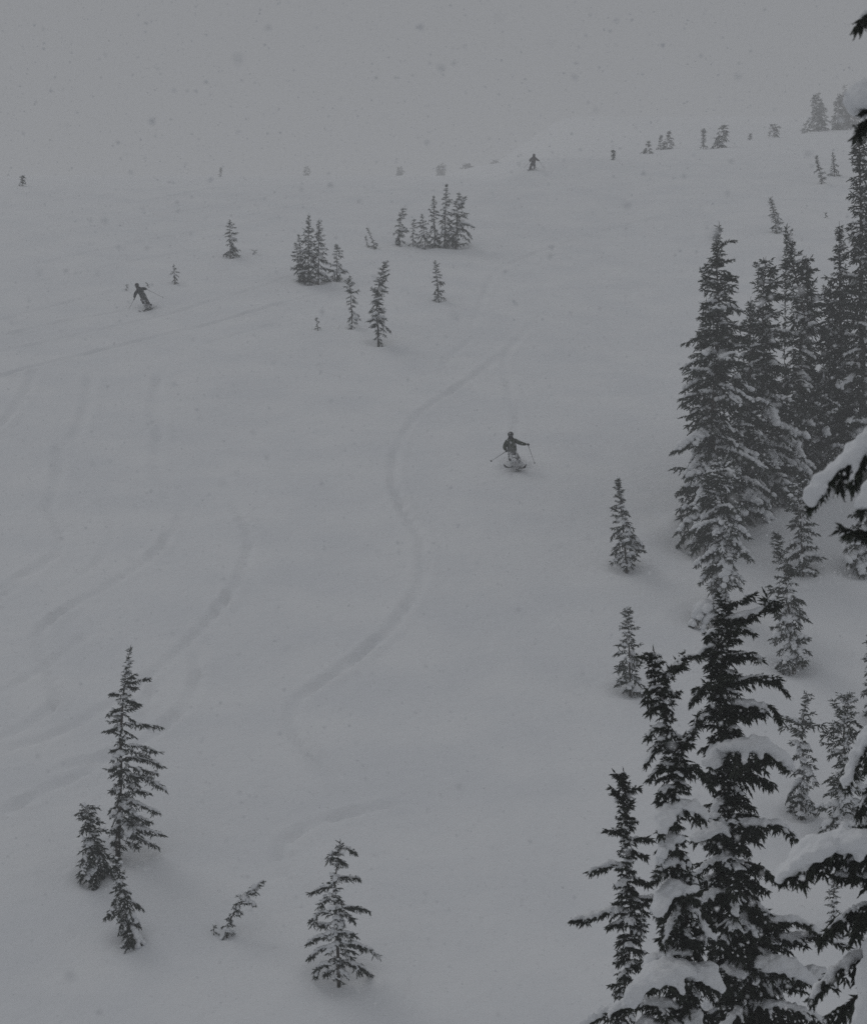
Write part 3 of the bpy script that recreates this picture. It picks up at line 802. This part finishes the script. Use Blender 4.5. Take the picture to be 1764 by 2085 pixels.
def ellipsoid(name, c, r, mat, parent, rot=None, cut=None):
    V, T = ICO2
    v = V * np.array(r)
    if cut is not None:
        v[:, 2] = np.maximum(v[:, 2], cut)
    if rot is not None:
        v = v @ np.array(Matrix.Rotation(rot, 3, 'Y')).T
    return link(name, mk_mesh(name, v + np.array(c), T, mat, True), parent)

def ski_mesh(length=1.75, w=.11, tip=.16):
    L = []
    n = 26
    V, T = [], []
    for i in range(n + 1):
        s = i / n
        x = (s - .48) * length
        ww = w * (.5 + .08 * math.cos((s - .5) * 6.28)) * min(1, math.sqrt(max(0, (1 - s)) * 9)) * min(1, math.sqrt(max(0, s) * 14 + .2))
        z = tip * max(0, (s - .78) / .22) ** 2 + .05 * max(0, (.1 - s) / .1) ** 2
        for (a, b) in ((-ww, 0), (ww, 0), (ww, .016), (-ww, .016)):
            V.append((x, a, z + b))
    for i in range(n):
        for k in range(4):
            k2 = (k + 1) % 4
            T.append((i * 4 + k, i * 4 + k2, (i + 1) * 4 + k2, (i + 1) * 4 + k))
    T += [(0, 1, 2, 3), (n * 4 + 3, n * 4 + 2, n * 4 + 1, n * 4)]
    return np.array(V), np.array(T)

def ski(label, pos, fwd, group, roll=0):
    fwd = nrm(fwd); y = nrm(np.cross(UP, fwd)); z = np.cross(fwd, y)
    y, z = y * math.cos(roll) + z * math.sin(roll), z * math.cos(roll) - y * math.sin(roll)
    V, T = ski_mesh()
    v = V[:, 0:1] * fwd + V[:, 1:2] * y + V[:, 2:3] * z
    o = link('ski', mk_mesh('ski', v, T, M['ski'], False), None, pos)
    tag(o, label, 'ski', group)
    bd = np.array([[sx * .13, sy * .045, sz] for sx in (-1, 1) for sy in (-1, 1) for sz in (.016, .05)])
    bd = bd[:, 0:1] * fwd + bd[:, 1:2] * y + bd[:, 2:3] * z
    q = np.array([(0, 1, 3, 2), (4, 6, 7, 5), (0, 4, 5, 1), (2, 3, 7, 6), (0, 2, 6, 4), (1, 5, 7, 3)])
    link('binding', mk_mesh('binding', bd, q, M['glove'], False), o)
    return o

def ski_pole(label, hand, tipp, group):
    hand = np.array(hand, float); tipp = np.array(tipp, float)
    d = nrm(tipp - hand); L = np.linalg.norm(tipp - hand)
    e = bpy.data.objects.new('ski_pole', None); COL.objects.link(e); e.location = tipp
    tag(e, label, 'ski pole', group)
    a = hand - tipp - d * .07; b = np.zeros(3)
    V, T = tube([a + d * .16, a + d * (L * .6), b], [.011, .009, .006], 8)
    link('shaft', mk_mesh('shaft', V, T, M['pole'], True), e)
    V, T = tube([a, a + d * .03, a + d * .13, a + d * .16], [.018, .015, .014, .017], 8)
    link('grip', mk_mesh('grip', V, T, M['glove'], True), e)
    V, T = tube([-d * .075, -d * .065, -d * .055], [.012, .05, .045], 12)
    link('basket', mk_mesh('basket', V, T, M['glove'], True), e)
    return e

def glove(hand, toward, pole_dir, parent, side):
    """a fist of palm, four curled fingers and a thumb round the pole"""
    f = nrm(toward); p = nrm(pole_dir); p = nrm(p - f * np.dot(p, f)); s = np.cross(f, p) * side
    h = np.array(hand, float)
    J = {'wrist': h - f * .07, 'palm': h, }
    E = [('wrist', 'palm')]; Rr = {'wrist': .032, 'palm': .038}
    for i, l in enumerate((.9, 1.0, .95, .8)):
        o = (i - 1.5) * .021
        J[f'k{i}'] = h + f * .035 + p * o + s * .012
        J[f'm{i}'] = h + f * .062 * l + p * o - s * .022
        J[f'e{i}'] = h + f * .036 * l + p * o - s * .048
        E += [('palm', f'k{i}'), (f'k{i}', f'm{i}'), (f'm{i}', f'e{i}')]
        Rr.update({f'k{i}': .014, f'm{i}': .012, f'e{i}': .010})
    J['t0'] = h - f * .015 - p * .035 - s * .01; J['t1'] = h + f * .025 - p * .040 - s * .038
    E += [('palm', 't0'), ('t0', 't1')]; Rr.update({'t0': .015, 't1': .012})
    J = {k: tuple(v) for k, v in J.items()}
    me = skin_body(J, E, Rr, 'palm')
    me.materials.clear(); me.materials.append(M['glove'])
    for q in me.polygons: q.use_smooth = True
    return link('glove', me, parent)

EDGES = [('pelvis', 'spine'), ('spine', 'chest'), ('chest', 'neck'), ('neck', 'head'), ('head', 'crown'),
         ('chest', 'shA'), ('shA', 'elA'), ('elA', 'wrA'), ('chest', 'shB'), ('shB', 'elB'), ('elB', 'wrB'),
         ('pelvis', 'hipA'), ('hipA', 'knA'), ('knA', 'anA'), ('anA', 'toA'), ('pelvis', 'hipB'), ('hipB', 'knB'), ('knB', 'anB'), ('anB', 'toB')]
RAD = dict(pelvis=(.19, .15), spine=(.20, .16), chest=(.205, .16), neck=.125, head=.105, crown=.085, shA=.115, shB=.115, elA=.092, elB=.092, wrA=.062, wrB=.062,
           hipA=.13, hipB=.13, knA=.11, knB=.11, anA=.085, anB=.085, toA=.055, toB=.055)

def skier(label, foot_px, conv, J, look, poles, skis, mats, who, s=1.0):
    g = ground_at(*foot_px)
    e = bpy.data.objects.new('person', None); COL.objects.link(e); e.location = g
    tag(e, label, 'person', 'skiers on the slope')
    J = {k: tuple(conv(*v)) for k, v in J.items()}
    me = skin_body(J, EDGES, {k: (tuple(q * s for q in v) if isinstance(v, tuple) else v * s) for k, v in RAD.items()}, 'pelvis')
    slot = lambda a, b: 1 if (a[:2] in ('hi', 'kn', 'an') or b[:2] in ('hi', 'kn', 'an')) and not a == 'chest' else (3 if b in ('head', 'crown') else 0)
    colour_by_bone(me, J, [(a, b, slot(a, b)) for a, b in EDGES], [mats[0], mats[1], M['glove'], M['glove']])
    link('body', me, e)
    h = np.array(J['head']); c = np.array(J['crown'])
    hd = h + (c - h) * .55
    lk = nrm(look)
    hel = ellipsoid('helmet', hd + np.array([0, .005, .045]), (.135, .150, .130), mats[2], e, cut=-.05)
    gd = hd + lk * .118 + np.array([0, 0, -.002])
    gv, gt = blobs_mesh([(gd, np.cross(lk, UP), .088, .045, .048)], ICO2)
    link('goggles', mk_mesh('goggles', gv, gt, M['goggle'], True), e)
    for a in 'AB':
        hnd = np.array(J['wr' + a]); el = np.array(J['el' + a])
        f = nrm(hnd - el)
        hp = hnd + f * .075
        tipp = np.array(conv(*poles[a][0]))
        glove(hp, f, tipp - hp, e, 1 if a == 'A' else -1)
        ski_pole(poles[a][1], g + hp - nrm(np.cross(f, nrm(tipp - hp))) * .0, g + tipp, f'poles of the {who}')
        an = np.array(J['an' + a]); to = np.array(J['to' + a])
        V, T = tube([an + np.array([0, .02, .16]), an + np.array([0, .01, .02]), an + np.array([0, 0, -.06]), to * np.array([1, 1, 1]) + np.array([0, 0, -.02])], [.085, .082, .075, .055], 10)
        link('boot', mk_mesh('boot', V, T, M['boot'], True), e)
        off, fw, roll, lab = skis[a]
        ski(lab, g + an + np.array(off), fw, f'skis of the {who}', roll)
    return g

def cvA(cx, cy, dy=0): return ((cx - 930) * .00183, dy, (1290 - cy) * .00183)
gA = skier('skier in snow dusted green jacket facing the camera, nearest of the three', (1050, 953.5), cvA,
      dict(pelvis=(850, 930, .12), spine=(830, 810, .02), chest=(815, 700, -.05), neck=(803, 612, -.08), head=(800, 555, -.11), crown=(796, 505, -.11),
           shA=(705, 675, -.03), elA=(655, 800, -.06), wrA=(685, 872, -.24), shB=(915, 645, -.03), elB=(1040, 712, -.08), wrB=(1165, 738, -.26),
           hipA=(800, 955, .1), knA=(800, 1085, -.26), anA=(865, 1215, -.02), toA=(850, 1250, -.17), hipB=(905, 955, .1), knB=(985, 1085, -.26), anB=(1000, 1225, -.02), toB=(1000, 1260, -.17)),
      (0, -1, -.1),
      {'A': ((325, 1135, .12), "pole planted out to the left by the green jacketed skier"), 'B': ((1365, 1200, -.15), "pole hanging from the outstretched arm of the green jacketed skier")},
      {'A': ((-.02, -.12, -.10), (-.42, -.85, -.05), .25, "ski under the left side leg of the green jacketed skier"), 'B': ((.02, -.12, -.12), (.22, -.95, -.02), -.15, "ski under the right side leg of the green jacketed skier")},
      (M['jacket_green'], M['pants_snowy'], M['helmet']), 'nearest skier')

def cvB(cx, cy, dy=0): return ((cx - 460) * .0051, dy, (1240 - cy) * .0051)
gB = skier('dark clad skier leaning hard into a turn, left side of the slope', (302, 628), cvB,
      dict(pelvis=(408, 1120, .05), spine=(385, 1075, 0), chest=(362, 1035, -.05), neck=(340, 1000, -.08), head=(330, 982, -.1), crown=(326, 966, -.1),
           shA=(338, 1030, -.05), elA=(306, 1075, -.1), wrA=(303, 1120, -.2), shB=(382, 1012, -.05), elB=(412, 1002, .1), wrB=(434, 1012, -.1),
           hipA=(395, 1125, .05), knA=(415, 1175, -.2), anA=(440, 1222, 0), toA=(436, 1232, -.15), hipB=(422, 1120, .05), knB=(452, 1165, -.2), anB=(487, 1218, 0), toB=(484, 1228, -.15)),
      (-.3, -1, -.1),
      {'A': ((225, 1262, -.1), 'pole reaching down from the lower hand of the leaning skier'), 'B': ((640, 1110, .1), 'pole trailing out to the right of the leaning skier')},
      {'A': ((0, -.05, -.16), (-.3, -.95, -.36), .45, 'inside ski half sunk in snow under the leaning skier'), 'B': ((0, -.05, -.16), (-.3, -.95, -.36), .45, 'outside ski half sunk in snow under the leaning skier')},
      (M['jacket_dark'], M['pants_dark'], M['helmet']), 'leaning skier', 1.15)

def cvC(cx, cy, dy=0): return ((cx - 95) * .0192, dy, (483 - cy) * .0192)
gC = skier('faint skier far up the slope with arms held out', (1083, 346), cvC,
      dict(pelvis=(98, 448, .05), spine=(100, 439, 0), chest=(102, 428, -.05), neck=(102.5, 419, -.05), head=(103, 415, -.08), crown=(103, 411, -.08),
           shA=(94, 426, -.05), elA=(83, 435, -.05), wrA=(83, 442, -.2), shB=(110, 426, -.05), elB=(119, 434, -.05), wrB=(125, 439, -.2),
           hipA=(94, 452, .05), knA=(88, 466, -.15), anA=(83, 478, 0), toA=(82, 481, -.15), hipB=(102, 452, .05), knB=(105, 463, -.15), anB=(103, 474, 0), toB=(102, 478, -.15)),
      (0, -1, 0),
      {'A': ((52, 474, 0), 'pole out to the left of the far faint skier'), 'B': ((150, 470, 0), 'pole out to the right of the far faint skier')},
      {'A': ((0, -.05, -.08), (-.3, -.9, -.33), .1, 'left side ski of the far faint skier'), 'B': ((0, -.05, -.08), (-.3, -.9, -.33), .1, 'right side ski of the far faint skier')},
      (M['jacket_grey'], M['pants_grey'], M['jacket_grey']), 'far skier', 1.15)

# powder thrown up round the skis
OCT_V = np.array([(1, .2, -.5), (-.7, .9, -.3), (-.4, -1, -.4), (.1, 0, 1)], float)
OCT_T = np.array([(0, 1, 3), (1, 2, 3), (2, 0, 3), (0, 2, 1)])
def flakes(P, rad, rs):
    n = len(P)
    S = rad[:, None] * (.55 + .6 * rs.rand(n, 3))
    V = OCT_V[None] * S[:, None, :]
    a = rs.rand(n) * 6.28; b = rs.rand(n) * 6.28
    ca, sa = np.cos(a)[:, None], np.sin(a)[:, None]; cb, sb = np.cos(b)[:, None], np.sin(b)[:, None]
    x = V[:, :, 0] * ca - V[:, :, 1] * sa; y = V[:, :, 0] * sa + V[:, :, 1] * ca; z = V[:, :, 2]
    y, z = y * cb - z * sb, y * sb + z * cb
    V = np.stack([x, y, z], 2) + P[:, None, :]
    T = OCT_T[None] + (np.arange(n) * 4)[:, None, None]
    return V.reshape(-1, 3), T.reshape(-1, 3)

rs = np.random.RandomState(5)
def spray(g, label, pts, n):
    P = []
    for (c, r, k) in pts:
        m = int(n * k)
        P.append(np.array(c) + rs.normal(size=(m, 3)) * np.array(r))
    P = np.concatenate(P)
    P[:, 2] = np.maximum(P[:, 2], TS * P[:, 1] + .01)
    v, t = flakes(P, .006 + .016 * rs.rand(len(P)) ** 2, rs)
    tag(link('powder_spray', mk_mesh('powder_spray', v, t, M['flake'], False), None, g), label, 'snow', kind='stuff')
spray(gA, 'loose powder flying round the nearest skier\'s shins', [((-.08, -.2, .18), (.10, .12, .11), .5), ((.12, -.2, .18), (.10, .12, .11), .5), ((.0, .1, .08), (.4, .3, .06), .3), ((-.35, .25, .25), (.25, .25, .12), .25), ((.35, .2, .2), (.2, .25, .1), .2)], 2600)
spray(gB, 'loose powder flying round the leaning skier\'s boots', [((.0, -.1, .1), (.22, .2, .07), .7), ((.35, .1, .12), (.25, .2, .08), .5)], 1200)
WELLS.append((gA[0], gA[1], .55, .10)); WELLS.append((gB[0], gB[1], .5, .08))

# ================================================================== SNOW FIELD with ski tracks
TRACKS = [
    ([(1060, 680), (1000, 740), (930, 790), (850, 840), (812, 900), (795, 960), (812, 1020), (850, 1080), (868, 1130), (855, 1200), (800, 1280), (700, 1360), (620, 1410), (588, 1450), (600, 1500), (650, 1550), (700, 1590)], .13, .26),
    ([(960, 690), (905, 735), (900, 760)], .08, .3),
    ([(820, 1636), (740, 1650), (650, 1672), (590, 1702), (566, 1745)], .13, .24),
    ([(470, 1020), (512, 1080), (502, 1150), (452, 1240), (370, 1320), (300, 1380), (220, 1440), (110, 1500), (0, 1530)], .13, .24),
    ([(380, 1020), (335, 1115), (232, 1190), (120, 1245), (70, 1300), (120, 1400), (110, 1440), (60, 1475), (0, 1505)], .12, .24),
    ([(405, 1330), (400, 1400), (370, 1450), (300, 1510), (200, 1545), (90, 1572)], .11, .24),
    ([(240, 1535), (160, 1580), (80, 1615), (0, 1660)], .11, .24),
    ([(-20, 1210), (60, 1165), (110, 1130)], .10, .26),
    ([(-20, 775), (60, 748), (150, 727), (300, 690), (450, 655), (600, 610), (700, 585)], .12, .28),
    ([(75, 745), (60, 790), (20, 850), (-20, 880)], .12, .35),
    ([(185, 755), (180, 830), (150, 900)], .09, .4), ([(330, 750), (310, 830), (330, 900)], .09, .4), ([(120, 900), (125, 960), (100, 1040)], .10, .35),
    ([(-20, 690), (120, 655), (260, 632)], .09, .25), ([(-20, 660), (100, 625), (240, 590)], .08, .25), ([(-20, 560), (200, 510), (400, 470), (600, 440)], .08, .35),
    ([(340, 640), (480, 600), (600, 560)], .08, .28), ([(-20, 500), (300, 440), (560, 400)], .07, .4), ([(-20, 470), (250, 420), (500, 378)], .06, .5),
    ([(960, 668), (985, 600), (1010, 545), (1100, 510), (1250, 462), (1400, 430)], .09, .3),
    ([(60, 1000), (120, 1060), (130, 1120), (60, 1180), (-20, 1230)], .08, .24), ([(200, 1010), (240, 1080), (200, 1150), (120, 1200)], .06, .24),
    ([(-20, 1420), (60, 1380), (130, 1330), (180, 1290)], .07, .24), ([(330, 1380), (290, 1440), (280, 1490)], .08, .22), ([(560, 1740), (600, 1790), (680, 1830)], .06, .24),
    ([(-20, 600), (140, 560), (330, 520), (460, 500)], .07, .28), ([(-20, 720), (120, 690), (260, 660), (420, 620)], .07, .26), ([(420, 700), (520, 670), (600, 650)], .06, .26),
    ([(500, 440), (700, 400), (900, 380)], .06, .4), ([(960, 780), (1000, 750), (1050, 700), (1100, 640)], .07, .25),
    ([(320, 760), (340, 840), (310, 930), (350, 1020)], .06, .3), ([(860, 2090), (830, 2040), (850, 1990)], .06, .2),
    ([(1045, 900), (1055, 860), (1040, 800), (1020, 740), (1045, 690)], .09, .25),
]
def axis_lines(segments):
    out = []
    for a, b, st in segments:
        out.append(np.arange(a, b, st))
    return np.unique(np.round(np.concatenate(out), 4))
def grow(a, st, f, end):
    o = []; 
    while abs(a) < abs(end):
        a += st; st *= f; o.append(a)
    return o
xr = grow(24.0, .3, 1.1, 700); xs = np.array(sorted([-v for v in xr] + list(np.arange(-24, 24.01, .21)) + xr))
ys = np.array([-v for v in grow(8.0, 1.0, 1.25, 300)][::-1] + list(np.arange(-8, 30, .6)) + list(np.arange(30, 36, .5)) + list(np.arange(36, 100, .22)) + list(np.arange(100, 150, .4)) + grow(150, .5, 1.03, 1000))
GX, GY = np.meshgrid(xs, ys)
GZ = zbase(GX, GY)
for x, y, r, dep in WELLS:
    m = (np.abs(GX - x) < r * 4) & (np.abs(GY - y) < r * 4)
    if not m.any(): continue
    dx = GX[m] - x; dy = GY[m] - y
    q = (dx * dx + dy * dy) / (r * r)
    GZ[m] += -dep * np.exp(-q * 1.3) + .35 * dep * np.exp(-((np.sqrt(q) - 1.55) / .55) ** 2)
for pts, dep, sig in TRACKS:
    sig *= .55
    P3 = np.array([ground_at(a, b)[:2] if b > 300 else (0, 0) for a, b in pts])
    P3 = smooth_poly(np.column_stack([P3, np.zeros(len(P3))]), 3)[:, :2]
    best = np.full(GX.shape, 1e9); side = np.zeros(GX.shape); along = np.zeros(GX.shape)
    bx0, by0 = P3.min(0) - 2; bx1, by1 = P3.max(0) + 2
    ix = np.where((xs >= bx0) & (xs <= bx1))[0]; iy = np.where((ys >= by0) & (ys <= by1))[0]
    if len(ix) == 0 or len(iy) == 0: continue
    sl = np.s_[iy[0]:iy[-1] + 1, ix[0]:ix[-1] + 1]
    X, Yv = GX[sl], GY[sl]
    bd = np.full(X.shape, 1e9); bs = np.zeros(X.shape); al = np.zeros(X.shape)
    n = len(P3) - 1
    for i in range(n):
        a, b = P3[i], P3[i + 1]; ab = b - a; l2 = max(1e-9, ab @ ab)
        t = np.clip(((X - a[0]) * ab[0] + (Yv - a[1]) * ab[1]) / l2, 0, 1)
        dx = X - a[0] - ab[0] * t; dy = Yv - a[1] - ab[1] * t
        d = dx * dx + dy * dy
        k = d < bd
        bd[k] = d[k]; bs[k] = np.sign(ab[0] * dy - ab[1] * dx)[k]; al[k] = ((i + t) / n)[k]
    dd = np.sqrt(bd) * bs + .05 * np.sin(X * 5.1 + 1.7 * np.sin(Yv * 3.3)) * np.sin(Yv * 4.7 - X * 2.2)
    fade = np.clip(np.minimum(al, 1 - al) * 8, 0, 1) * (.75 + .25 * np.sin(al * 23.0 + dep * 90))
    wob = 1 + .25 * np.sin(X * 2.1 + Yv * 1.3)
    GZ[sl] += fade * dep * 1.35 * wob * (-np.exp(-(dd / sig) ** 2) + .45 * np.exp(-((np.abs(dd) - sig * 2.1) / (sig * .8)) ** 2))
ny, nx = GX.shape
idx = np.arange(ny * nx).reshape(ny, nx)
Q = np.stack([idx[:-1, :-1], idx[:-1, 1:], idx[1:, 1:], idx[1:, :-1]], -1).reshape(-1, 4)
gnd = link('ground', mk_mesh('ground', np.stack([GX, GY, GZ], -1).reshape(-1, 3), Q, M['ground'], True))
tag(gnd, 'deep powder snow slope with winding ski tracks', 'ground', kind='structure')

# ================================================================== fuse the near snow pads
LUMPS = bpy.data.textures.new('snow_lumps', 'CLOUDS'); LUMPS.noise_scale = .055; LUMPS.noise_depth = 3
for o, vx in PENDING_PADS:
    m = o.modifiers.new('remesh', 'REMESH'); m.mode = 'VOXEL'; m.voxel_size = vx; m.use_smooth_shade = True
    dm = o.modifiers.new('lumps', 'DISPLACE'); dm.texture = LUMPS; dm.strength = .035 + vx * 1.0; dm.mid_level = .5; dm.texture_coords = 'GLOBAL'
    s = o.modifiers.new('smooth', 'SMOOTH'); s.factor = .5; s.iterations = 2
bpy.context.view_layer.update()
dg = bpy.context.evaluated_depsgraph_get()
for o, vx in PENDING_PADS:
    me = bpy.data.meshes.new_from_object(o.evaluated_get(dg))
    old = o.data
    o.modifiers.clear()
    me.polygons.foreach_set('use_smooth', np.ones(len(me.polygons), dtype=bool))
    V_ = np.empty(len(me.vertices) * 3, np.float32); me.vertices.foreach_get('co', V_); V_ = V_.reshape(-1, 3)
    Q_ = np.empty(len(me.loops), np.int32); me.loops.foreach_get('vertex_index', Q_)
    if len(Q_) == 4 * len(me.polygons) and len(V_):
        Q_ = Q_.reshape(-1, 4)
        lab = np.arange(len(V_))
        while True:                                  # label the loose islands
            mn = lab[Q_].min(1)
            new = lab.copy(); np.minimum.at(new, Q_.ravel(), np.repeat(mn, 4)); new = new[new]
            if (new == lab).all(): break
            lab = new
        ids, cnt = np.unique(lab, return_counts=True)
        if len(ids) > 1:
            order = ids[np.argsort(-cnt)]
            for j, k in enumerate(order):
                vi = np.where(lab == k)[0]
                if j and len(vi) < 60: continue      # crumbs
                rm = np.full(len(V_), -1); rm[vi] = np.arange(len(vi))
                q = rm[Q_[lab[Q_[:, 0]] == k]]
                m2 = mk_mesh('snow_pad', V_[vi], q, M['snow'], True)
                if j == 0: me = m2
                else: link('snow_pad', m2, o.parent)
    o.data = me
    bpy.data.meshes.remove(old)

# ================================================================== falling snow
rs = np.random.RandomState(77)
n = 125000
yy = 3.0 + (48 - 3.0) * rs.rand(n) ** .6
rad = .0032 + .0075 * rs.rand(n) ** 2.2
n2 = 420                               # big clotted flakes drifting past close by
yy = np.concatenate([yy, 1.3 + 3.2 * rs.rand(n2) ** .7]); rad = np.concatenate([rad, .0035 + .005 * rs.rand(n2)]); n += n2
P = np.stack([(rs.rand(n) * 2 - 1) * (.33 * yy + .5), yy, (rs.rand(n) * 2 - 1) * (.37 * yy + .5)], 1)
keep = P[:, 2] > zbase(P[:, 0], P[:, 1]) + .3
v, t = flakes(P[keep], rad[keep], rs)
tag(link('falling_snow', mk_mesh('falling_snow', v, t, M['flake'], False)), 'snowflakes drifting down all through the air', 'snow', kind='stuff')

# ================================================================== haze
hz, ht, _n = None, None, None
hm = bpy.data.materials.new('haze_air'); hm.use_nodes = True
t_ = hm.node_tree; t_.nodes.clear()
ho = t_.nodes.new('ShaderNodeOutputMaterial'); hv = t_.nodes.new('ShaderNodeVolumePrincipled')
hv.inputs['Color'].default_value = (.985, .988, .992, 1)
hv.inputs['Density'].default_value = HAZE_DENSITY
hv.inputs['Anisotropy'].default_value = 0.03
t_.links.new(hv.outputs['Volume'], ho.inputs['Volume'])
x0, x1, y0, y1 = xs[0] - 5, xs[-1] + 5, ys[0] - 5, ys[-1] + 5
z0, z1 = float(GZ.min()) - 1.0, max(float(GZ.max()) + 20, 60.0)
V = np.array([(x, y, z) for x in (x0, x1) for y in (y0, y1) for z in (z0, z1)])
T = np.array([(0, 1, 3, 2), (4, 6, 7, 5), (0, 4, 5, 1), (2, 3, 7, 6), (0, 2, 6, 4), (1, 5, 7, 3)])
tag(link('haze', mk_mesh('haze', V, T, hm)), 'pale falling snow haze filling the air', 'haze', kind='stuff')
